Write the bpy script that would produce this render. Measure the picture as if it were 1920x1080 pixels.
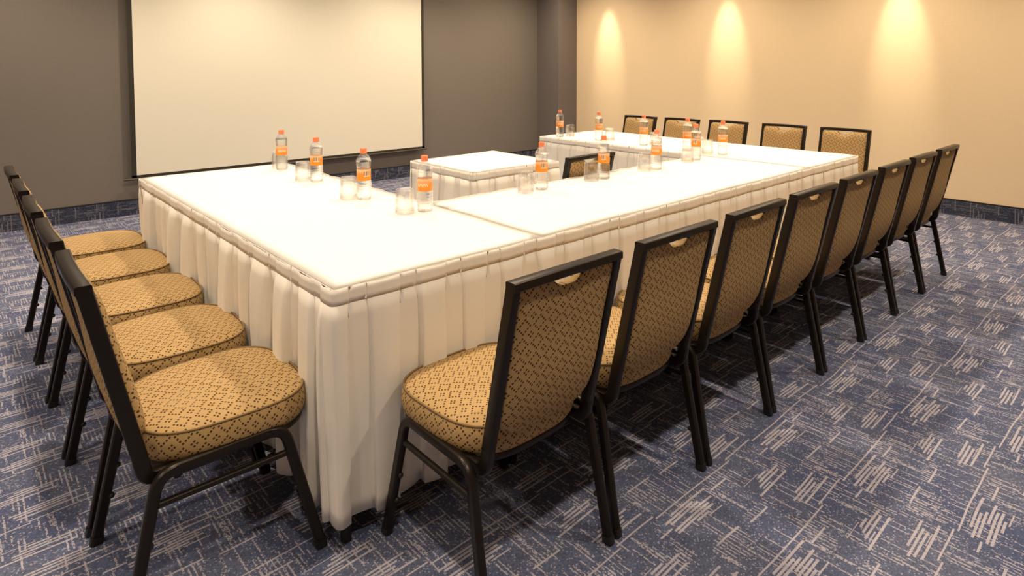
import bpy, bmesh, math, random
from mathutils import Vector, Matrix
for o in list(bpy.data.objects): bpy.data.objects.remove(o, do_unlink=True)
scene = bpy.context.scene
COL = scene.collection
R = random.Random(7)
PI = math.pi
# ------------------------------------------------------------------ camera, world, lights, exposure
CAM = dict(loc=(-0.739, -1.589, 1.350), yaw=0.815, pitch=0.050, roll=0.0, f=1177.3, px=1009.65, py=184.06)
cd = bpy.data.cameras.new('camera'); cam = bpy.data.objects.new('camera', cd); COL.objects.link(cam)
F = Vector((math.cos(CAM['yaw'])*math.cos(CAM['pitch']), math.sin(CAM['yaw'])*math.cos(CAM['pitch']), -math.sin(CAM['pitch'])))
Rt = Vector((math.sin(CAM['yaw']), -math.cos(CAM['yaw']), 0)); Up = Rt.cross(F)
c_, s_ = math.cos(CAM['roll']), math.sin(CAM['roll'])
R2 = c_*Rt + s_*Up; U2 = -s_*Rt + c_*Up
M = Matrix((R2, U2, -F)).transposed().to_4x4(); M.translation = Vector(CAM['loc'])
cam.matrix_world = M
cd.sensor_width = 36; cd.sensor_fit = 'HORIZONTAL'; cd.lens = CAM['f']/1920*36
cd.shift_x = (960-CAM['px'])/1920; cd.shift_y = (CAM['py']-540)/1920
cd.clip_start = 0.02; cd.clip_end = 60
scene.camera = cam
w = bpy.data.worlds.new('world'); scene.world = w; w.use_nodes = True
w.node_tree.nodes['Background'].inputs[0].default_value = (1, .8, .6, 1)
w.node_tree.nodes['Background'].inputs[1].default_value = 0.05
vs = scene.view_settings
vs.view_transform = 'Standard'; vs.look = 'None'; vs.gamma = 1; vs.use_curve_mapping = False; vs.exposure = 0.0
cy_ = scene.cycles
cy_.max_bounces = 10; cy_.diffuse_bounces = 3; cy_.glossy_bounces = 3; cy_.transmission_bounces = 8; cy_.transparent_max_bounces = 16
CEIL = 2.85
WARM = (1.0, .83, .62)
def spot(x, y, power, angle=110, blend=.6, z=None, size=.05, col=WARM, tilt=(0, 0)):
    l = bpy.data.lights.new('downlight_or_fill', 'SPOT'); l.energy = power; l.color = col
    l.spot_size = math.radians(angle); l.spot_blend = blend; l.shadow_soft_size = size
    o = bpy.data.objects.new('downlight_or_fill', l); COL.objects.link(o)
    o.location = (x, y, (z or CEIL)-.03); o.rotation_euler = (tilt[0], tilt[1], 0)
    return o
for y in (-1.4, .41, 2.24, 4.05):
    for x in (-2.4, -.5, 1.4, 3.3):
        spot(x, y, 100 if y < 4 else 80, 130, .8, size=.05)
for y in (-1.4, .41, 2.24, 4.05):          # wall washers: a tight beam tilted at the beige wall, plus an added wide fill spot that brightens it
    spot(5.50, y, 150, 27, 1, size=.03, col=(1, .86, .60), tilt=(0, math.radians(-18)))
    spot(4.95, y, 125, 150, 1, size=.05, col=(1, .82, .58))
for x in (-.4, 1.2, 2.8, 4.2):             # added fill spots that brighten the screen wall
    spot(x, 4.15, 58, 150, 1, size=.05, col=(1, .82, .58))
def area(x, y, z, sx, sy, power, col, rot=(0, 0, 0)):
    l = bpy.data.lights.new('ceiling_fill', 'AREA'); l.shape = 'RECTANGLE'; l.size = sx; l.size_y = sy; l.energy = power; l.color = col
    o = bpy.data.objects.new('ceiling_fill', l); COL.objects.link(o); o.location = (x, y, z); o.rotation_euler = rot
area(1.4, 1.2, CEIL-.02, 6.0, 5.0, 30, (1, .84, .66))  # added soft fill under the ceiling, stands for no fixture

# ------------------------------------------------------------------ node helpers
def new_mat(name):
    m = bpy.data.materials.new(name); m.use_nodes = True
    nt = m.node_tree; b = nt.nodes['Principled BSDF']
    return m, nt, b
class N:
    """tiny math-node writer"""
    def __init__(s, nt): s.nt = nt
    def m(s, op, a, b=None, c=None, clamp=False):
        n = s.nt.nodes.new('ShaderNodeMath'); n.operation = op; n.use_clamp = clamp
        for i, v in enumerate((a, b, c)):
            if v is None: continue
            if isinstance(v, (int, float)): n.inputs[i].default_value = v
            else: s.nt.links.new(v, n.inputs[i])
        return n.outputs[0]
    def add(s, a, b): return s.m('ADD', a, b)
    def sub(s, a, b): return s.m('SUBTRACT', a, b)
    def mul(s, a, b): return s.m('MULTIPLY', a, b)
    def lt(s, a, b): return s.m('LESS_THAN', a, b)
    def gt(s, a, b): return s.m('GREATER_THAN', a, b)
    def fl(s, a): return s.m('FLOOR', a)
    def fr(s, a): return s.m('FRACT', a)
    def mx(s, a, b): return s.m('MAXIMUM', a, b)
    def ab(s, a): return s.m('ABSOLUTE', a)
    def mod(s, a, b): return s.m('FLOORED_MODULO', a, b)
    def vec(s, x, y, z=0):
        n = s.nt.nodes.new('ShaderNodeCombineXYZ')
        for i, v in enumerate((x, y, z)):
            if isinstance(v, (int, float)): n.inputs[i].default_value = v
            else: s.nt.links.new(v, n.inputs[i])
        return n.outputs[0]
    def white(s, v):
        n = s.nt.nodes.new('ShaderNodeTexWhiteNoise'); n.noise_dimensions = '3D'; s.nt.links.new(v, n.inputs[0]); return n.outputs[0]
    def noise(s, v, scale, detail=2, rough=.5):
        n = s.nt.nodes.new('ShaderNodeTexNoise'); n.inputs['Scale'].default_value = scale; n.inputs['Detail'].default_value = detail
        n.inputs['Roughness'].default_value = rough
        if v is not None: s.nt.links.new(v, n.inputs['Vector'])
        return n.outputs[0]
    def sep(s, v):
        n = s.nt.nodes.new('ShaderNodeSeparateXYZ'); s.nt.links.new(v, n.inputs[0]); return n.outputs
    def coord(s, k):
        n = s.nt.nodes.new('ShaderNodeTexCoord'); return n.outputs[k]
    def uv(s):
        n = s.nt.nodes.new('ShaderNodeUVMap'); return n.outputs[0]
    def mix(s, f, a, b):
        n = s.nt.nodes.new('ShaderNodeMix'); n.data_type = 'RGBA'
        for i, v in ((0, f), (6, a), (7, b)):
            if isinstance(v, (int, float)): n.inputs[i].default_value = v
            elif isinstance(v, tuple): n.inputs[i].default_value = (*v, 1) if len(v) == 3 else v
            else: s.nt.links.new(v, n.inputs[i])
        return n.outputs[2]
    def bump(s, h, strength, dist, bsdf):
        n = s.nt.nodes.new('ShaderNodeBump'); n.inputs['Strength'].default_value = strength; n.inputs['Distance'].default_value = dist
        s.nt.links.new(h, n.inputs['Height']); s.nt.links.new(n.outputs[0], bsdf.inputs['Normal'])
def plain(name, col, rough=.5, metal=0, spec=.5):
    m, nt, b = new_mat(name)
    b.inputs['Base Color'].default_value = (*col, 1); b.inputs['Roughness'].default_value = rough
    b.inputs['Metallic'].default_value = metal; b.inputs['Specular IOR Level'].default_value = spec
    return m

# ------------------------------------------------------------------ carpet
def carpet(name, wall=None, dark=1.0):
    m, nt, b = new_mat(name); n = N(nt)
    p = n.sep(n.coord('Object'))
    if wall is None: X, Y = p[0], p[1]
    elif wall == 'back': X, Y = n.add(p[2], .31), n.add(p[0], .2)
    else: X, Y = n.add(p[2], .31), p[1]
    TU, TV = .575, .315
    # slight wander of the yarn rows
    wob = n.mul(n.sub(n.noise(n.vec(X, Y, 3.0), 2.5, 1), .5), .03)
    gu = n.sub(X, 1.91); gv = n.add(n.add(Y, .68), wob)
    tv = n.fl(n.m('DIVIDE', gv, TV))
    gu = n.add(gu, n.mul(tv, .012))
    u = n.mod(gu, TU); v = n.mod(gv, TV); tu = n.fl(n.m('DIVIDE', gu, TU))
    acc = None
    def put(x):
        nonlocal acc
        acc = x if acc is None else n.mx(acc, x)
    def box(a, c, h):    # |a-c|<h
        return n.lt(n.ab(n.sub(a, c)), h)
    def dashes(uc, vc, hu, hv, pitch, thick, seed, dirx=True):
        A, B, ac, bc, ha, hb = (u, v, uc, vc, hu, hv) if dirx else (v, u, vc, uc, hv, hu)
        row = n.fl(n.m('DIVIDE', B, pitch))
        r1 = n.white(n.vec(row, seed, 0)); r2 = n.white(n.vec(row, seed, 5))
        cen = n.add(ac, n.mul(n.sub(r1, .5), ha*1.5)); hl = n.mul(n.add(.35, n.mul(r2, .75)), ha)
        inrow = n.lt(n.fr(n.m('DIVIDE', B, pitch)), thick)
        put(n.mul(n.mul(n.lt(n.ab(n.sub(A, cen)), hl), inrow), box(B, bc, hb)))
    dashes(.13, .108, .088, .046, .0118, .62, 1)
    dashes(.42, .040, .070, .025, .0125, .54, 2)
    dashes(.48, .240, .070, .023, .0125, .54, 3)
    for (a, c, vv, h) in ((-.01, .41, .168, .0026), (.405, .58, .179, .0026), (.32, .50, .007, .0034), (.38, .56, .211, .0034), (.18, .28, .285, .003), (.03, .14, .298, .003), (.52, .58, .11, .003), (.23, .32, .125, .003)):
        put(n.mul(box(u, (a+c)/2, (c-a)/2), box(v, vv, h)))
    strong = acc; acc = None
    # thin dotted cross threads
    dashes(.30, .13, .075, .050, .0125, .34, 11, False)
    dashes(.06, .25, .075, .050, .0125, .36, 12, False)
    dashes(.50, .05, .045, .055, .0125, .36, 13, False)
    dashes(.25, .30, .06, .03, .0125, .36, 14, False)
    for (uu, a, c, h) in ((.235, -.01, .10, .005), (.01, .20, .26, .005), (.46, .10, .17, .004), (.33, .2, .27, .004)):
        put(n.mul(box(v, (a+c)/2, (c-a)/2), box(u, uu, h)))
    cell = n.white(n.vec(n.fl(n.mul(X, 80)), n.fl(n.mul(Y, 13)), 2))
    put(n.mul(n.gt(cell, .74), n.lt(n.fr(n.mul(X, 80)), .4)))
    weak = acc
    tuft = n.white(n.vec(n.fl(n.mul(X, 260)), n.fl(n.mul(Y, 260)), 1))
    tuft2 = n.white(n.vec(n.fl(n.mul(X, 330)), n.fl(n.mul(Y, 200)), 9))
    weak = n.mul(weak, n.mul(n.gt(tuft2, .32), .85))
    strong = n.mul(strong, n.add(.72, n.mul(n.gt(tuft2, .2), .28)))
    mask = n.mx(strong, weak)
    speck = n.mul(n.gt(tuft, .93), .55)
    mask = n.mx(mask, speck)
    big = n.noise(n.vec(X, Y, 0), 3.2, 3)
    fine = n.add(.72, n.mul(tuft, .56))
    d = dark
    base = n.mix(n.m('SMOOTHSTEP', .38, .62, big) if False else n.m('MULTIPLY', n.sub(big, .3), 2.2, clamp=True), (.072*d, .090*d, .175*d), (.120*d, .135*d, .205*d))
    sc = nt.nodes.new('ShaderNodeVectorMath'); sc.operation = 'SCALE'; nt.links.new(base, sc.inputs[0]); nt.links.new(fine, sc.inputs['Scale'])
    col = n.mix(mask, sc.outputs[0], (.44*d, .41*d, .47*d))
    nt.links.new(col, b.inputs['Base Color'])
    b.inputs['Roughness'].default_value = .95; b.inputs['Specular IOR Level'].default_value = .15
    n.bump(tuft, .4, .002, b)
    return m
M_CARPET = carpet('carpet')
M_BASE_B = carpet('carpet_base_back', 'back', .42); M_BASE_R = carpet('carpet_base_right', 'right', .42)
M_TRIM = plain('trim_dark', (.012, .012, .016), .6)

def wallpaper(name, col, weave, rough=.85):
    m, nt, b = new_mat(name); n = N(nt)
    p = n.sep(n.coord('Object'))
    h = n.noise(n.vec(n.mul(n.add(p[0], p[1]), 12), n.mul(n.sub(p[0], p[1]), 3), n.mul(p[2], 420)), 1, 3, .6)
    v = n.noise(n.vec(n.mul(n.add(p[0], p[1]), 300), 0, n.mul(p[2], 6)), 1, 2)
    g = n.add(n.mul(h, .65), n.mul(v, .35))
    k = n.m('MULTIPLY', n.sub(g, .3), 2.0, clamp=True)
    lo = tuple(c*(1-weave) for c in col); hi = tuple(c*(1+weave) for c in col)
    nt.links.new(n.mix(k, lo, hi), b.inputs['Base Color'])
    b.inputs['Roughness'].default_value = rough; b.inputs['Specular IOR Level'].default_value = .25
    n.bump(g, .25, .001, b)
    return m
M_DARKWALL = wallpaper('charcoal_wall_fabric', (.200, .175, .155), .08)
M_COLUMN = wallpaper('charcoal_column_fabric', (.185, .160, .150), .07)
M_BEIGE = wallpaper('beige_wallpaper', (.84, .66, .44), .04)
M_CEIL = plain('ceiling_paint', (.75, .72, .68), .9)

# ------------------------------------------------------------------ mesh helpers
def link(name, me, mat, parent=None):
    o = bpy.data.objects.new(name, me); COL.objects.link(o)
    if mat is not None and not me.materials: me.materials.append(mat)
    if parent is not None: o.parent = parent
    return o
def from_bm(name, bm, mat, parent=None, smooth=True, angle=None):
    me = bpy.data.meshes.new(name); bm.normal_update(); bm.to_mesh(me); bm.free()
    if smooth:
        for p in me.polygons: p.use_smooth = True
        if angle: me.set_sharp_from_angle(angle=math.radians(angle))
    return link(name, me, mat, parent)
def add_box(bm, lo, hi, bevel=0, seg=2):
    vs_ = [bm.verts.new((x, y, z)) for x in (lo[0], hi[0]) for y in (lo[1], hi[1]) for z in (lo[2], hi[2])]
    fs = [(0, 1, 3, 2), (4, 6, 7, 5), (0, 4, 5, 1), (2, 3, 7, 6), (0, 2, 6, 4), (1, 5, 7, 3)]
    faces = [bm.faces.new([vs_[i] for i in f]) for f in fs]
    if bevel:
        es = list({e for f in faces for e in f.edges})
        bmesh.ops.bevel(bm, geom=es, offset=bevel, segments=seg, affect='EDGES', profile=.5)
def box_obj(name, lo, hi, mat, parent=None, bevel=0, seg=2, smooth=False):
    bm = bmesh.new(); add_box(bm, lo, hi, bevel, seg); return from_bm(name, bm, mat, parent, smooth, 35)
def tag(o, label=None, cat=None, group=None, kind=None):
    for k, v in (('label', label), ('category', cat), ('group', group), ('kind', kind)):
        if v: o[k] = v
    return o
def empty(name, loc=(0, 0, 0), rz=0):
    o = bpy.data.objects.new(name, None); COL.objects.link(o); o.location = loc; o.rotation_euler = (0, 0, rz); o.empty_display_size = .1
    return o
def structure(o): o['kind'] = 'structure'; return o
def sweep(bm, pts, prof, side=Vector((1, 0, 0)), closed=False):
    """profile [(a,b)] swept along pts; a along fixed 'side', b along side x tangent"""
    rings = []
    n = len(pts)
    for i, p in enumerate(pts):
        p = Vector(p)
        a = Vector(pts[(i-1) % n]) if (i > 0 or closed) else p; c = Vector(pts[(i+1) % n]) if (i < n-1 or closed) else p
        t = (c-a).normalized(); s = (side - side.dot(t)*t).normalized(); u_ = t.cross(s)
        rings.append([bm.verts.new(p + s*q[0] + u_*q[1]) for q in prof])
    k = len(prof)
    for i in range(n if closed else n-1):
        r0, r1 = rings[i], rings[(i+1) % n]
        for j in range(k): bm.faces.new((r0[j], r0[(j+1) % k], r1[(j+1) % k], r1[j]))
    if not closed: bm.faces.new(rings[0][::-1]); bm.faces.new(rings[-1])
def rrect(wx, wy, r, seg=2):
    out = []
    for cx, cy, a0 in ((wx/2-r, wy/2-r, 0), (-wx/2+r, wy/2-r, 90), (-wx/2+r, -wy/2+r, 180), (wx/2-r, -wy/2+r, 270)):
        for i in range(seg+1):
            a = math.radians(a0+90*i/seg); out.append((cx+r*math.cos(a), cy+r*math.sin(a)))
    return out
def circ(r, n=10): return [(r*math.cos(2*PI*i/n), r*math.sin(2*PI*i/n)) for i in range(n)]
def fillet(pts, rad, seg=6):
    out = [Vector(pts[0])]
    for i in range(1, len(pts)-1):
        p, a, c = Vector(pts[i]), Vector(pts[i-1]), Vector(pts[i+1])
        r = rad[i-1] if isinstance(rad, (list, tuple)) else rad
        da, dc = (a-p).normalized(), (c-p).normalized()
        ang = da.angle(dc); d = min(r/math.tan(ang/2), (a-p).length*.49, (c-p).length*.49)
        q0, q1 = p+da*d, p+dc*d
        for k in range(seg+1):
            t = k/seg; out.append(q0*(1-t)**2 + p*2*t*(1-t) + q1*t*t)
    out.append(Vector(pts[-1])); return out
def lathe(bm, prof, n=32, cap=True):
    rings = [[bm.verts.new((r*math.cos(2*PI*i/n), r*math.sin(2*PI*i/n), z)) for i in range(n)] for r, z in prof]
    for a, c in zip(rings, rings[1:]):
        for i in range(n): bm.faces.new((a[i], a[(i+1) % n], c[(i+1) % n], c[i]))
    if cap:
        bm.faces.new(rings[0][::-1]); bm.faces.new(rings[-1])
    return rings

# ------------------------------------------------------------------ room shell
XR, YB, X0, Y0 = 5.905, 5.09, -4.2, -4.2
structure(box_obj('floor', (X0, Y0, -.1), (XR+.1, YB+.1, 0), M_CARPET))
structure(box_obj('ceiling', (X0, Y0, CEIL), (XR+.1, YB+.1, CEIL+.1), M_CEIL))
structure(box_obj('wall_back', (X0, YB, 0), (XR+.1, YB+.1, CEIL), M_DARKWALL))
structure(box_obj('wall_right', (XR, Y0, 0), (XR+.1, YB, CEIL), M_BEIGE))
structure(box_obj('wall_left', (X0-.1, Y0, 0), (X0, YB, CEIL), M_BEIGE))
structure(box_obj('wall_front', (X0, Y0-.1, 0), (XR+.1, Y0, CEIL), M_BEIGE))
CX, CY = 5.53, 4.655
structure(box_obj('column', (CX, CY, 0), (XR, YB, CEIL), M_COLUMN))
def baseboard(name, lo, hi, mat, cap_hi):
    o = structure(box_obj(name, lo, hi, mat)); c = box_obj('cap_strip', (lo[0]-.0 if cap_hi[0] == 0 else lo[0]-.002, lo[1]-(0 if cap_hi[1] == 0 else .002), hi[2]), (hi[0], hi[1], hi[2]+.008), M_TRIM, o)
    return o
baseboard('baseboard_back', (X0, YB-.012, 0), (CX, YB, .138), M_BASE_B, (0, 1))
baseboard('baseboard_right', (XR-.012, Y0, 0), (XR, CY, .138), M_BASE_R, (1, 0))
baseboard('baseboard_column_side', (CX-.012, CY, 0), (CX, YB-.012, .138), M_BASE_R, (1, 0))
baseboard('baseboard_column_front', (CX-.012, CY-.012, 0), (XR-.012, CY, .138), M_BASE_B, (0, 1))

# ------------------------------------------------------------------ projection screen
M_SCREEN = plain('screen_fabric', (.84, .80, .68), .8, 0, .2)
M_BLACK = plain('matte_black', (.028, .024, .016), .55)
M_ALU = plain('bronze_bar', (.10, .085, .055), .4, .6)
scr = tag(empty('projection_screen', (2.01, YB-.06, .32)), 'large pale pull-down projection screen with thin black borders hanging before the charcoal wall', 'projection screen')
sx0, sx1 = .489-2.01, 3.520-2.01
box_obj('screen_surface', (sx0, -.001, .045), (sx1, .001, 2.30), M_SCREEN, scr)
box_obj('side_border', (sx0-.04, -.0015, .02), (sx0, .0015, 2.30), M_BLACK, scr)
box_obj('side_border', (sx1, -.0015, .02), (sx1+.035, .0015, 2.30), M_BLACK, scr)
box_obj('bottom_border', (sx0-.04, -.0015, .02), (sx1+.035, .0015, .0445), M_BLACK, scr)
bm = bmesh.new(); sweep(bm, [(sx0-.10, 0, .012), (sx1+.06, 0, .012)], rrect(.022, .018, .007, 3), Vector((0, 1, 0))); from_bm('bottom_bar', bm, M_ALU, scr, True, 40)
bm = bmesh.new(); sweep(bm, [(sx0-.16, -.005, 2.36), (sx1+.12, -.005, 2.36)], rrect(.09, .09, .03, 3), Vector((0, 1, 0))); from_bm('housing', bm, plain('housing_white', (.7, .68, .62), .4), scr, True, 40)

# ------------------------------------------------------------------ cloth materials
def cloth(name, col, wr=.15, fine=.0004):
    m, nt, b = new_mat(name); n = N(nt)
    co = n.coord('Object')
    h = n.noise(co, 5, 4, .55); f = n.noise(co, 500, 2)
    b.inputs['Base Color'].default_value = (*col, 1); b.inputs['Roughness'].default_value = .85; b.inputs['Specular IOR Level'].default_value = .2
    b.inputs['Sheen Weight'].default_value = .1
    n.bump(n.add(h, n.mul(f, .02)), wr, .02, b)
    return m
M_CLOTH = cloth('white_tablecloth', (.86, .83, .78), .10)
M_SKIRT = cloth('white_skirt', (.80, .755, .69), .22)
M_TTOP = plain('plywood_tabletop', (.35, .24, .15), .6)
M_TLEG = plain('table_leg_black', (.015, .014, .014), .4, .3)

LX, LY, WA, WB, WR = 3.727, 2.322, .777, .731, .762
TH = .75
def folding_table(name, x0, y0, x1, y1, label, group):
    t = tag(empty(name, ((x0+x1)/2, (y0+y1)/2, 0)), label, 'table', group)
    hx, hy = (x1-x0)/2-.012, (y1-y0)/2-.012
    box_obj('tabletop', (-hx, -hy, TH-.028), (hx, hy, TH-.006), M_TTOP, t, .004)
    for a in (-1, 1):
        for c in (-1, 1):
            bm = bmesh.new(); sweep(bm, [(a*(hx-.035), c*(hy-.035), 0), (a*(hx-.035), c*(hy-.035), TH-.03)], circ(.016), Vector((1, 0, 0)))
            from_bm('leg', bm, M_TLEG, t, True, 40)
    return t
G_T = 'tables of the conference layout under white cloths'
folding_table('folding_table', 0, 0, WA, LY, 'rectangular table under the left arm cloth, its foot showing below the skirt', G_T)
folding_table('folding_table', WA, 0, LX-WR, WB, 'long middle table hidden under the white cloth of the base', G_T)
folding_table('folding_table', LX-WR, 0, LX, LY, 'rectangular table hidden under the right arm cloth', G_T)

def cloth_top(name, x0, y0, x1, y1, label, z=TH, ox=(0, 0), group=None, sag=0):
    """tablecloth: top sheet with a small rounded lip, edges wavering a few millimetres"""
    bm = bmesh.new()
    nx = max(2, int((x1-x0)/.05)); ny = max(2, int((y1-y0)/.05))
    cx, cy = (x0+x1)/2, (y0+y1)/2
    g = []
    for i in range(nx+1):
        row = []
        for j in range(ny+1):
            x = x0+(x1-x0)*i/nx; y = y0+(y1-y0)*j/ny
            d = .0012*math.sin(7*x+3*y)+.0008*math.sin(13*y-5*x)
            row.append(bm.verts.new((x-cx, y-cy, d+.001)))
        g.append(row)
    for i in range(nx):
        for j in range(ny): bm.faces.new((g[i][j], g[i+1][j], g[i+1][j+1], g[i][j+1]))
    # lip
    ring = [g[i][0] for i in range(nx+1)]+[g[nx][j] for j in range(1, ny+1)]+[g[i][ny] for i in range(nx-1, -1, -1)]+[g[0][j] for j in range(ny-1, 0, -1)]
    prev = ring
    for (o_, z_) in ((.0045, -.001), (.006, -.003), (.0062, -.006)):
        cur = []
        for v in ring:
            x, y = v.co.x, v.co.y
            ex = (1 if x > (x1-x0)/2-1e-4 else -1 if x < -(x1-x0)/2+1e-4 else 0); ey = (1 if y > (y1-y0)/2-1e-4 else -1 if y < -(y1-y0)/2+1e-4 else 0)
            k = .7 if ex and ey else 1
            cur.append(bm.verts.new((x+ex*(o_-.006)*k, y+ey*(o_-.006)*k, v.co.z+z_)))
        n_ = len(ring)
        for i in range(n_): bm.faces.new((prev[i], cur[i], cur[(i+1) % n_], prev[(i+1) % n_]))
        prev = cur
    o = from_bm(name, bm, M_CLOTH); o.location = (cx, cy, z)
    bmesh_fix = o.data
    return tag(o, label, 'tablecloth', group)
G_C = 'white cloths over the conference tables'
cloth_top('tablecloth', 0, 0, WA-.001, LY, 'white tablecloth over the left arm of the U-shaped table', group=G_C)
cloth_top('tablecloth', WA+.001, 0, LX-WR-.0015, WB, 'white tablecloth over the long middle section between the two table arms', group=G_C)
cloth_top('tablecloth', LX-WR+.0015, 0, LX, LY, 'white tablecloth over the right arm of the table, in front of the beige wall', group=G_C)

# ------------------------------------------------------------------ pleated skirts
def skirt(label, path, seed, z_top=TH-.001, hem=.085, period=.152, amp=.026, flare=.03, wild=.25, head=.045, starts=None, group=None, base=.0, corner_r=.012):
    """box-pleated skirt; path [(x,y)...], cloth faces the right-hand side of the direction of travel"""
    rr = random.Random(seed)
    P = fillet([Vector((x, y, 0)) for x, y in path], corner_r, 6)
    L = [0]
    for a, c in zip(P, P[1:]): L.append(L[-1]+(c-a).length)
    tot = L[-1]
    if starts: edges = list(starts)
    else:
        edges = [rr.uniform(0, .03)]
        while edges[-1] < tot: edges.append(edges[-1]+period*rr.uniform(.90, 1.10))
    if edges[-1] < tot: edges.append(tot+.02)
    def pos(s):
        s = min(max(s, 0), tot)
        for i in range(len(P)-1):
            if L[i+1] >= s-1e-9:
                t = (s-L[i])/max(1e-9, L[i+1]-L[i]); return P[i].lerp(P[i+1], t), i
        return P[-1], len(P)-2
    def nrm(s):
        acc = Vector((0, 0, 0))
        for d in (-.018, -.009, 0, .009, .018):
            _, i = pos(s+d); t = (P[i+1]-P[i]).normalized(); acc += Vector((t.y, -t.x, 0))
        return acc.normalized()
    # control points: (s, under, out, pleat) ; 'under' = sideways tuck of the fold
    C = [(0, 0, 0, 0)]
    for k, (e0, e1) in enumerate(zip(edges, edges[1:])):
        wd = e1-e0; m = e0+wd*rr.uniform(.46, .56)
        C += [(e0-.001, 1, 0.0, k), (e0, .75, .45, k), (e0, 0, .92, k), (e0+.003, 0, 1, k)]
        for f_ in (.15, .35, .5, .65, .85): C.append((e0+(m-e0)*f_, 0, 1+.10*math.sin(f_*PI), k))
        C += [(m-.003, 0, 1, k), (m, 0, .92, k), (m, -.75, .45, k), (m+.001, -1, 0.0, k)]
        for f_ in (.15, .35, .5, .65, .85): C.append((m+(e1-m)*f_, 0, .10*math.sin(f_*PI), k))
    C = [c for c in C if -1e-6 <= c[0] <= tot]
    # where the path turns, keep extra samples
    corner = [L[i] for i in range(1, len(L)-1)]
    for cs in corner:
        near = min(C, key=lambda c: abs(c[0]-cs)); C.append((cs, 0, near[2], near[3]))
    C.append((tot, 0, 0, C[-1][3]))
    C.sort(key=lambda c: c[0])
    # sorting must not break the tucks: stable order kept for equal s
    A = [rr.uniform(1-wild, 1+wild) for _ in range(len(edges)+2)]; B = [rr.uniform(-1, 1) for _ in range(len(edges)+2)]; H_ = [rr.uniform(-1, 1) for _ in range(len(edges)+2)]
    root = tag(empty('table_skirt', (P[0].x, P[0].y, 0)), label, 'table skirt', group)
    def build(name, z0, z1, a0, a1, u0, u1, f0, f1, rows, relax):
        bm = bmesh.new(); prev = None
        for (s, un, out, k) in C:
            nn0 = nrm(s); col = []
            for r in range(rows+1):
                t = r/rows; tt = t**.55
                am = (a0+(a1-a0)*tt)*A[k]; uu = (u0+(u1-u0)*tt)
                q, _ = pos(s); nn = nn0; tng = Vector((-nn.y, nn.x, 0))
                if un < 0 or un > 0: q = q - tng*un*uu   # tuck beneath the panel
                w_ = relax*tt*wild*2
                d = base+f0+(f1-f0)*t**1.3 + am*out + w_*.012*math.sin(s*23+B[k]*2+t*1.5) + w_*.006*math.sin(s*61+t*3)
                q = q + nn*d + tng*relax*tt*.012*B[k]
                z = z0+(z1-z0)*t
                z += (relax*t*.006*H_[k] if relax else .0012*math.sin(s*29+seed)*(1-t) + .0015*math.sin(s*17)*t)
                col.append(bm.verts.new((q.x-P[0].x, q.y-P[0].y, z)))
            if prev:
                for r in range(rows): bm.faces.new((prev[r], prev[r+1], col[r+1], col[r]))
            prev = col
        o = from_bm(name, bm, M_SKIRT, root, True, 50)
        md = o.modifiers.new('thick', 'SOLIDIFY'); md.thickness = .001; md.offset = -1
        return o
    build('pleated_drop', z_top-head+.004, hem, .0055, amp, .014, -.004, .0008, flare, 14, 1)
    build('heading_band', z_top, z_top-head, .0045, .0050, .014, .014, .0014, .0018, 3, 0)
    return root
G_S = 'white pleated skirts of the conference table'
LS = [2.36, 2.17, 1.96, 1.67, 1.456, 1.27, 1.096, .943, .745, .593, .39, .217, .065]
skirt('white pleated skirt along the outer left side of the U-shaped table, behind five seats', [(WA, LY), (0, LY), (0, .02)], 3, amp=.036, flare=-.035, wild=.5,
      starts=[.1, .28, .46, .62]+[WA+LY-y for y in LS[1:]]+[WA+LY-.02], group=G_S)
skirt('long white pleated skirt along the front of the table, behind the row of eight chairs', [(0, .075), (0, 0), (LX, 0), (LX, LY)], 5, period=.152, amp=.024, flare=-.020, hem=.08, wild=.25, base=.003, group=G_S)
skirt('white pleated skirt on the inner side of the U, visible on the right arm', [(LX, LY), (LX-WR, LY), (LX-WR, WB), (WA, WB), (WA, LY)], 9, z_top=TH+.003, period=.15, amp=.022, flare=.03, hem=.08, group=G_S)

# small square table inside the U
SX0, SX1, SY0, SY1 = 1.403, 2.085, 1.222, 1.878
folding_table('square_table', SX0, SY0, SX1, SY1, 'small square presenter table under white cloth inside the U, before the screen', None)
cloth_top('tablecloth', SX0, SY0, SX1, SY1, 'white cloth over the small square table inside the U')
skirt('white pleated skirt around the small square table inside the U', [(SX1, SY1), (SX0, SY1), (SX0, SY0), (SX1, SY0), (SX1, SY1-.003)], 21, period=.15, amp=.022, flare=.03, hem=.08, wild=.35)

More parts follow.
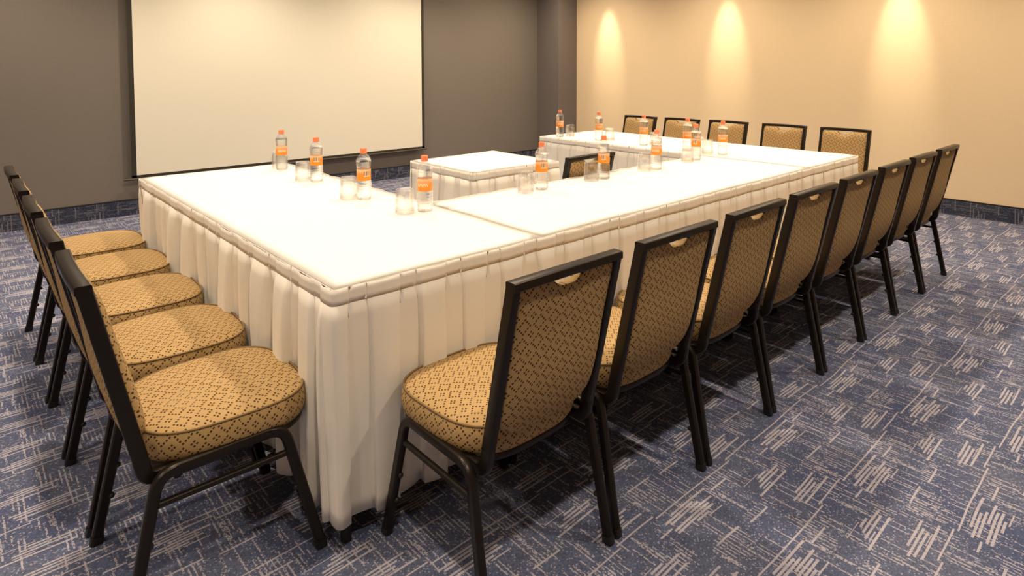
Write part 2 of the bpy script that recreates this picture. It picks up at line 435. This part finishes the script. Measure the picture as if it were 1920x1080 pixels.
# ------------------------------------------------------------------ banquet chair
def fabric():
    m, nt, b = new_mat('patterned_fabric'); n = N(nt)
    uv = n.sep(n.uv())
    C = .0087
    q_ = 1/(C*math.sqrt(2))
    U = n.mul(n.add(n.add(uv[0], uv[1]), 4.0), q_); V = n.mul(n.add(n.sub(uv[0], uv[1]), 4.0), q_)
    iu, iv = n.fl(U), n.fl(V); fu, fv = n.fr(U), n.fr(V)
    P_ = 8
    a4, b4 = n.mod(iu, 4), n.mod(iv, 4)
    par = n.mod(n.add(n.fl(n.m('DIVIDE', iu, 4)), n.fl(n.m('DIVIDE', iv, 4))), 2)
    edge = n.gt(n.mx(n.ab(n.sub(a4, 1.5)), n.ab(n.sub(b4, 1.5))), 1.2)
    inner = n.sub(1.0, edge)
    even = n.lt(par, .5)
    dark = n.add(n.mul(even, edge), n.mul(n.sub(1.0, even), n.sub(1.0, n.gt(n.mx(n.ab(n.sub(a4, 1.5)), n.ab(n.sub(b4, 1.5))), .7))))
    dot = n.mul(n.lt(n.ab(n.sub(fu, .5)), .30), n.lt(n.ab(n.sub(fv, .5)), .27))
    mask = n.mul(dark, dot)
    rib = n.m('SINE', n.mul(V, 2*PI))
    weave = n.noise(n.vec(n.mul(uv[0], 900), n.mul(uv[1], 300)), 1, 2)
    base = n.mix(weave, (.39, .250, .102), (.49, .330, .150))
    col = n.mix(mask, base, (.075, .035, .014))
    nt.links.new(col, b.inputs['Base Color']); b.inputs['Roughness'].default_value = .8; b.inputs['Specular IOR Level'].default_value = .25
    n.bump(n.add(n.mul(rib, .3), weave), .3, .001, b)
    return m
M_FAB = fabric()
M_FRAME = plain('bronze_black_metal', (.022, .016, .012), .33, .6, .5)
M_PIPING = plain('brown_piping', (.20, .12, .045), .8)
M_RUBBER = plain('black_plastic', (.008, .008, .008), .5)

_dense = {}
def seat_outline(k=72, inset=0.):
    key = (k, round(inset, 4))
    if key in _dense: return _dense[key]
    raw = []
    for i in range(720):
        a = 2*PI*i/720; c, s = math.cos(a), math.sin(a); e = 2/3.3
        x = abs(c)**e*(1 if c > 0 else -1); y = abs(s)**e*(1 if s > 0 else -1)
        raw.append((x*(.216 + .010*y), .022 + y*.214))
    L = [0]
    for a, b in zip(raw, raw[1:]+raw[:1]): L.append(L[-1]+math.dist(a, b))
    pts = []; idx = 0
    for i in range(k):
        t = L[-1]*i/k
        while L[idx+1] < t: idx += 1
        a, b = raw[idx], raw[(idx+1) % 720]; u = (t-L[idx])/max(1e-9, L[idx+1]-L[idx])
        pts.append((a[0]+(b[0]-a[0])*u, a[1]+(b[1]-a[1])*u))
    out = []
    for x, y in pts:
        out.append((x*(1-inset/.216), .022+(y-.022)*(1-inset/.214)))
    _dense[key] = out
    return out
def make_seat(parent):
    bm = bmesh.new(); uvl = bm.loops.layers.uv.new('uv')
    out = seat_outline(); k = len(out)
    per = [0]
    for i in range(k): per.append(per[-1]+math.dist(out[i], out[(i+1) % k]))
    rings = [(.030, .372), (.012, .376), (.004, .388), (0, .405), (.000, .430), (.004, .447), (.007, .4515), (.016, .457), (.035, .463), (.07, .4685), (.12, .472), (.17, .474)]
    V = []
    for ins, z in rings: V.append([bm.verts.new((x, y, z + (.004*max(0, (y-.1)/.15)*-1))) for x, y in seat_outline(k, ins)])
    for r in range(len(V)-1):
        for i in range(k):
            j = (i+1) % k
            f = bm.faces.new((V[r][i], V[r][j], V[r+1][j], V[r+1][i]))
            uvs = [(per[i], rings[r][1]), (per[i+1], rings[r][1]), (per[i+1], rings[r+1][1]), (per[i], rings[r+1][1])] if r < 6 else [(v.co.x, v.co.y) for v in f.verts]
            for l, q in zip(f.loops, uvs): l[uvl].uv = q
    c = bm.verts.new((0, .022, .4745))
    for i in range(k):
        f = bm.faces.new((V[-1][i], V[-1][(i+1) % k], c))
        for l in f.loops: l[uvl].uv = (l.vert.co.x, l.vert.co.y)
    bm.faces.new(V[0][::-1])
    seat = from_bm('seat', bm, M_FAB, parent)
    bm = bmesh.new(); uvl = bm.loops.layers.uv.new('uv')
    sweep(bm, [(x, y, .4515) for x, y in seat_outline(72, .0055)], circ(.0032, 6), Vector((0, 0, 1)), True)
    for f in bm.faces:
        for l in f.loops: l[uvl].uv = (l.vert.co.x*.7+l.vert.co.y*.7, .0062*.5)
    from_bm('piping', bm, M_PIPING, seat)
    return seat
BT, BB = (-.292, .850), (-.195, .44)      # back centreline (y,z) top / bottom
def back_y(z): return BB[0]+(BT[0]-BB[0])*(z-BB[1])/(BT[1]-BB[1])
def make_back(parent):
    bm = bmesh.new(); uvl = bm.loops.layers.uv.new('uv')
    nx, nz = 28, 26
    def pt(i, j, side):
        a = -1+2*i/nx; a = math.copysign(abs(a)**.8, a); bt = j/nz; bt = .5-.5*math.cos(PI*bt)
        W = .166+.006*bt
        x = a*W
        d = max(0, 1-abs(x)/.068); d = d*d*(3-2*d); notch = .024*min(1, d*1.5)
        ztop = .838-notch-.012*abs(a)**12
        zbot = .432+.055*abs(a)**5
        z = zbot+(ztop-zbot)*bt
        e = (1-abs(a)**7)*(1-abs(2*bt-1)**9)
        e = max(0, e)**.5
        lum = math.exp(-((z-.55)/.12)**2)
        off = (.010+.022*e+.006*lum*e) if side > 0 else -(.006+.009*e+.013*lum*e)
        n_ = Vector((0, math.cos(.26), math.sin(.26)))
        return Vector((x, back_y(z), z)) + Vector((0, off, 0))
    G = {s: [[bm.verts.new(pt(i, j, s)) for j in range(nz+1)] for i in range(nx+1)] for s in (1, -1)}
    def uvset(f):
        for l in f.loops: l[uvl].uv = (l.vert.co.x, l.vert.co.z)
    for s in (1, -1):
        for i in range(nx):
            for j in range(nz):
                q = (G[s][i][j], G[s][i][j+1], G[s][i+1][j+1], G[s][i+1][j])
                uvset(bm.faces.new(q if s > 0 else q[::-1]))
    for i in range(nx):
        for j, o_ in ((0, 1), (nz, 0)):
            q = (G[1][i][j], G[1][i+1][j], G[-1][i+1][j], G[-1][i][j]); uvset(bm.faces.new(q if o_ else q[::-1]))
    for j in range(nz):
        for i, o_ in ((0, 0), (nx, 1)):
            q = (G[1][i][j], G[1][i][j+1], G[-1][i][j+1], G[-1][i][j]); uvset(bm.faces.new(q if not o_ else q[::-1]))
    bmesh.ops.recalc_face_normals(bm, faces=bm.faces)
    return from_bm('backrest', bm, M_FAB, parent, True, 60)
def make_frame(parent):
    prof = rrect(.022, .034, .003, 1)
    fr = None
    for s in (-1, 1):
        pts = fillet([(s*.179, BT[0], BT[1]), (s*.177, BB[0], BB[1]-.02), (s*.178, -.185, .362), (s*.178, -.02, .360)], [.2, .05], 8)
        bm = bmesh.new(); sweep(bm, pts, prof, Vector((1, 0, 0)))
        fr = from_bm('back_post', bm, M_FRAME, parent, True, 45)
    bm = bmesh.new()
    # top rail with mitred ends: same section, gently dipping tray on top
    n_ = 16; rings = []
    for i in range(n_+1):
        a = -1+2*i/n_; x = a*.1895
        zc = BT[1]+.003*(1-a*a)-.0
        dy = -.006*(1-a*a)
        ring = []
        for (u, v) in rrect(.034, .022, .003, 1):
            ring.append(bm.verts.new((x, BT[0]+dy+u-.001, zc+v)))
        rings.append(ring)
    k = len(rings[0])
    for r0, r1 in zip(rings, rings[1:]):
        for j in range(k): bm.faces.new((r0[j], r0[(j+1) % k], r1[(j+1) % k], r1[j]))
    bm.faces.new(rings[0][::-1]); bm.faces.new(rings[-1])
    bmesh.ops.recalc_face_normals(bm, faces=bm.faces)
    from_bm('top_rail', bm, M_FRAME, parent, True, 45)
    bm = bmesh.new()
    # seat pan rim
    rim = seat_outline(72, .014)
    sweep(bm, [(x, y, .368) for x, y in rim], rrect(.018, .012, .003, 1), Vector((0, 0, 1)), True)
    from_bm('seat_pan', bm, M_FRAME, parent, True, 45)
    for y in (-.12, .13):
        bm = bmesh.new(); sweep(bm, [(-.2, y, .355), (.2, y, .355)], rrect(.018, .018, .004, 1), Vector((0, 0, 1)))
        from_bm('cross_bar', bm, M_FRAME, parent, True, 45)
    for s in (-1, 1):
        xs = s*.205
        bm = bmesh.new()
        pts = fillet([(s*.220, .226, 0.006), (s*.209, .132, .378), (s*.209, -.165, .378), (s*.220, -.240, .006)], [.055, .055], 8)
        sweep(bm, pts, rrect(.022, .027, .004, 1), Vector((1, 0, 0)))
        lf = from_bm('leg_frame', bm, M_FRAME, parent, True, 45)
        bm = bmesh.new(); sweep(bm, [(s*.211, .148, .305), (s*.211, -.178, .305)], rrect(.013, .016, .003, 1), Vector((1, 0, 0)))
        from_bm('stretcher', bm, M_FRAME, lf, True, 45)
        for y in (.226, -.240):
            bm = bmesh.new(); sweep(bm, [(s*.220, y, 0), (s*.2195, y-.003*(1 if y > 0 else -1), .022)], rrect(.026, .032, .007, 2), Vector((1, 0, 0)))
            from_bm('foot_cap', bm, M_RUBBER, lf, True, 45)
        for t, yy, dz in ((.30, .226, 1), (.52, .226, 1), (.34, -.240, 1), (.56, -.240, 1)):
            top = .132 if yy > 0 else -.165
            y = yy+(top-yy)*t; z = .378*t
            bm = bmesh.new()
            bmesh.ops.create_icosphere(bm, subdivisions=2, radius=.0085, matrix=Matrix.Translation((s*.214-s*.004, y+(-.013 if yy > 0 else .013), z)))
            from_bm('bumper', bm, M_RUBBER, lf)
def make_chair():
    c = empty('banquet_chair')
    make_seat(c); make_back(c); make_frame(c)
    return c
def children(o): return [c for c in list(bpy.data.objects) if c.parent == o]
PROTO = make_chair()
TREE = [(c, children(c)) for c in children(PROTO)]
def dup(loc, rz):
    r = PROTO.copy(); COL.objects.link(r); r.location = loc; r.rotation_euler = (0, 0, rz)
    for ch, gs in TREE:
        c = ch.copy(); COL.objects.link(c); c.parent = r
        for g in gs:
            d = g.copy(); COL.objects.link(d); d.parent = c
    return r
first = [True]
def chair(x, y, rz, label, group):
    if first[0]:
        first[0] = False; PROTO.location = (x, y, 0); PROTO.rotation_euler = (0, 0, rz); o = PROTO
    else: o = dup((x, y, 0), rz)
    return tag(o, label, 'chair', group)
ORD = ['', 'second', 'third', 'fourth', 'fifth', 'sixth', 'seventh', 'eighth']
G1 = 'banquet chairs along the front of the table'
rowlab = ['patterned banquet chair seen from behind, beside the near table corner, first of the front row',
          'patterned banquet chair seen from behind, second from the near corner in the front row',
          'patterned banquet chair seen from behind, third from the near corner in the front row',
          'patterned banquet chair seen from behind, fourth from the near corner in the front row',
          'patterned banquet chair seen from behind, fourth from the beige-wall end of the front row',
          'patterned banquet chair seen from behind, third from the beige-wall end of the front row',
          'patterned banquet chair seen from behind, second from the beige-wall end of the front row',
          'patterned banquet chair seen from behind, last of the front row at the beige-wall end']
for i in range(8):
    chair(.366+.477*i, -.234, R.uniform(-.012, .012), rowlab[i], G1)
G2 = 'banquet chairs along the left side of the table'
leftlab = ['brown patterned chair with whole seat and legs visible, left of the near table corner',
           'brown patterned chair on the left side, second from the near corner',
           'brown patterned chair on the left side, middle one of five',
           'brown patterned chair on the left side, second from the screen end',
           'brown patterned chair on the left side, last one towards the screen wall']
for i in range(5):
    chair(-.238, .296+.494*i, -PI/2+R.uniform(-.012, .012), leftlab[i], G2)
G3 = 'banquet chairs between the table and the beige wall'
rightlab = ['chair against the beige wall side, nearest the dark column',
            'chair on the beige wall side, second from the dark column, behind the table',
            'chair on the beige wall side, middle one of five behind the bottles',
            'chair on the beige wall side, second from the near table end',
            'chair on the beige wall side, at the near end, most of its back showing']
for i, (y, x) in enumerate(((2.25, 3.99), (1.80, 4.03), (1.354, 4.10), (.84, 4.12), (.345, 4.14))):
    chair(x, y, PI/2+R.uniform(-.02, .02), rightlab[i], G3)
chair(1.86, 1.035, 0, 'lone banquet chair inside the U, seen from behind at the small square table', None)

# ------------------------------------------------------------------ bottles and tumblers
def thin_clear(name, col, refr, ior, gloss_rough=.02):
    m = bpy.data.materials.new(name); m.use_nodes = True; nt = m.node_tree; nt.nodes.clear()
    out = nt.nodes.new('ShaderNodeOutputMaterial')
    tr = nt.nodes.new('ShaderNodeBsdfTransparent'); tr.inputs[0].default_value = (*col, 1)
    gl = nt.nodes.new('ShaderNodeBsdfGlass'); gl.inputs['IOR'].default_value = ior; gl.inputs['Roughness'].default_value = gloss_rough; gl.inputs[0].default_value = (*col, 1)
    mx = nt.nodes.new('ShaderNodeMixShader'); mx.inputs[0].default_value = refr
    nt.links.new(tr.outputs[0], mx.inputs[1]); nt.links.new(gl.outputs[0], mx.inputs[2]); nt.links.new(mx.outputs[0], out.inputs[0])
    return m
M_PET = thin_clear('clear_bottle_plastic', (1, 1, 1), .22, 1.40)
M_WATER = thin_clear('water', (1, 1, 1), .38, 1.33)
M_GLASS = thin_clear('tumbler_glass', (1, 1, 1), .26, 1.45)
M_CAP = plain('orange_cap', (.93, .25, .10), .45)
def label_mat():
    m, nt, b = new_mat('orange_bottle_label'); n = N(nt)
    uv = n.sep(n.uv()); u, v = uv[0], uv[1]      # u 0..1 round, v 0..1 up
    base = n.mix(n.m('MULTIPLY', n.sub(v, .62), 4.0, clamp=True), (.96, .30, .02), (.95, .56, .33))
    # pale script on the front (u~.25), bar code on the back (u~.75)
    wig = n.add(.50, n.mul(n.m('SINE', n.mul(u, 170.)), .10))
    script = n.mul(n.lt(n.ab(n.sub(v, wig)), .085), n.lt(n.ab(n.sub(u, .25)), .13))
    patch = n.mul(n.lt(n.ab(n.sub(u, .77)), .075), n.lt(n.ab(n.sub(v, .60)), .24))
    bars = n.mul(patch, n.gt(n.white(n.vec(n.fl(n.mul(u, 110.)), 0, 3)), .45))
    bars = n.mul(bars, n.gt(v, .45))
    c = n.mix(script, base, (.95, .72, .5)); c = n.mix(patch, c, (.93, .62, .36)); c = n.mix(bars, c, (.36, .22, .14))
    nt.links.new(c, b.inputs['Base Color']); b.inputs['Roughness'].default_value = .45
    return m
M_LABEL = label_mat()
def make_bottle():
    root = empty('water_bottle')
    pr = [(.024, .0005), (.0300, .002), (.0325, .009), (.0335, .016)]
    z = .020
    while z < .082:
        pr += [(.0338, z), (.0325, z+.0045), (.0338, z+.009)]; z += .0125
    pr += [(.0325, .084), (.0305, .088), (.0302, .140), (.0315, .146), (.0305, .151), (.0325, .157), (.0318, .162), (.0332, .168), (.0330, .178), (.0300, .188), (.0235, .197), (.0165, .204), (.0130, .207), (.0130, .212)]
    bm = bmesh.new(); lathe(bm, pr, 36); body = from_bm('body', bm, M_PET, root)
    bm = bmesh.new(); lathe(bm, [(max(.004, r-.0018), max(.003, z_)) for r, z_ in pr if z_ < .186]+[(.028, .186)], 36); from_bm('water', bm, M_WATER, root)
    bm = bmesh.new(); lathe(bm, [(.0140, .2085), (.0150, .2095), (.0150, .2135), (.0145, .2142), (.0148, .2150), (.0146, .2300), (.0135, .2320)], 28); from_bm('cap', bm, M_CAP, root, True, 40)
    bm = bmesh.new(); uvl = bm.loops.layers.uv.new('uv'); n_ = 40
    zs = (.0885, .1395)
    rg = [[bm.verts.new((.0309*math.cos(2*PI*i/n_), .0309*math.sin(2*PI*i/n_), zz)) for i in range(n_)] for zz in zs]
    for i in range(n_):
        f = bm.faces.new((rg[0][i], rg[0][(i+1) % n_], rg[1][(i+1) % n_], rg[1][i]))
        for l, q in zip(f.loops, ((i/n_, 0), ((i+1)/n_, 0), ((i+1)/n_, 1), (i/n_, 1))): l[uvl].uv = q
    from_bm('label_band', bm, M_LABEL, root)
    return root
def make_tumbler():
    bm = bmesh.new()
    pr = [(.0400, .0008), (.0396, .03), (.0385, .06), (.0362, .088), (.0350, .097), (.0325, .1005), (.0300, .0995), (.010, .0985)]
    inn = [(.006, .0865), (.0300, .0870), (.0338, .082), (.0362, .06), (.0375, .03), (.0384, .0010)]
    rings = lathe(bm, pr+inn, 40, False)
    n_ = 40
    bm.faces.new([v for v in rings[7]]) if False else None
    # close the base pocket and the rim
    for i in range(n_): bm.faces.new((rings[-1][i], rings[-1][(i+1) % n_], rings[0][(i+1) % n_], rings[0][i]))
    # separate the two discs: delete the bridge between outer base and inner base, cap both
    br = [f for f in bm.faces if all(v in rings[7] or v in rings[8] for v in f.verts)]
    bmesh.ops.delete(bm, geom=br, context='FACES_ONLY')
    bm.faces.new(rings[7]); bm.faces.new(rings[8][::-1])
    bmesh.ops.recalc_face_normals(bm, faces=bm.faces)
    return from_bm('tumbler', bm, M_GLASS)
def copy_flat(o, kids):
    r = o.copy(); COL.objects.link(r)
    for k in kids:
        c = k.copy(); COL.objects.link(c); c.parent = r
    return r
BOT = make_bottle(); BK = children(BOT); TUM = make_tumbler()
cx, cy = CAM['loc'][0], CAM['loc'][1]
def away(x, y, d):
    l = math.hypot(x-cx, y-cy); return x+(x-cx)/l*d, y+(y-cy)/l*d
OB, BC = 'ob', 'bc'
# (x, y of the base's near edge, side shown, label)
bots = [(0.649, 2.037, OB, 'orange-capped water bottle on the left table arm, nearest the screen'),
        (0.631, 1.531, BC, 'orange-capped water bottle on the left table arm, middle one of three'),
        (0.598, 0.963, BC, 'orange-capped water bottle on the left table arm, third from the screen'),
        (0.666, 0.578, OB, 'largest-looking orange-capped bottle, at the inner corner in front of the small table'),
        (1.333, 0.587, BC, 'orange-capped bottle on the middle section, left of the lone inner chair'),
        (1.768, 0.569, BC, 'orange-capped bottle on the middle section, in front of the lone inner chair'),
        (2.223, 0.562, OB, 'orange-capped bottle on the middle section, fourth from the left inner corner'),
        (2.709, 0.611, BC, 'orange-capped bottle on the middle section beside the right arm seam'),
        (3.048, 0.621, OB, 'orange-capped bottle on the right table arm, nearest the front row'),
        (3.050, 0.900, OB, 'orange-capped bottle on the right arm, partly behind the last middle-section bottle'),
        (3.072, 1.298, OB, 'orange-capped bottle on the right arm before the chair nearest the column'),
        (3.055, 1.730, OB, 'orange-capped bottle on the right arm, second from its far end'),
        (3.015, 2.130, OB, 'orange-capped bottle at the far end of the right arm against the dark column')]
for i, (x, y, side, lab) in enumerate(bots):
    o = BOT if i == 0 else copy_flat(BOT, BK)
    X, Y = away(x, y, .030); o.location = (X, Y, TH+.003)
    a = math.atan2(cy-Y, cx-X)
    o.rotation_euler = (0, 0, a-(PI*.5 if side == OB else PI*1.5)+R.uniform(-.35, .35))
    tag(o, lab, 'bottle', 'water bottles on the conference table')
tums = [(0.655, 2.100, 'upturned glass beside the bottle nearest the screen on the left arm'),
        (0.590, 1.605, 'upturned glass beside the middle bottle of the left arm'),
        (0.550, 1.014, 'upturned glass beside the third bottle of the left arm'),
        (0.585, 0.600, 'upturned glass at the inner left corner beside the largest-looking bottle'),
        (1.218, 0.574, 'upturned glass on the middle section, left of the lone inner chair'),
        (1.675, 0.573, 'upturned glass in front of the lone inner chair'),
        (2.140, 0.585, 'upturned glass beside the fourth bottle of the middle section'),
        (2.590, 0.595, 'upturned glass beside the middle-section bottle at the right arm seam'),
        (2.990, 0.700, 'upturned glass left of the right arm bottle nearest the front row'),
        (3.100, 0.840, 'upturned glass between the two nearest bottles of the right arm'),
        (3.130, 1.240, 'upturned glass on the right arm before the chair nearest the column'),
        (3.130, 1.680, 'upturned glass beside the second bottle from the right arm far end'),
        (3.100, 2.090, 'upturned glass at the far end of the right arm')]
for i, (x, y, lab) in enumerate(tums):
    o = TUM if i == 0 else copy_flat(TUM, [])
    X, Y = away(x, y, .038); o.location = (X, Y, TH+.003)
    tag(o, lab, 'glass', 'upturned glasses on the conference table')
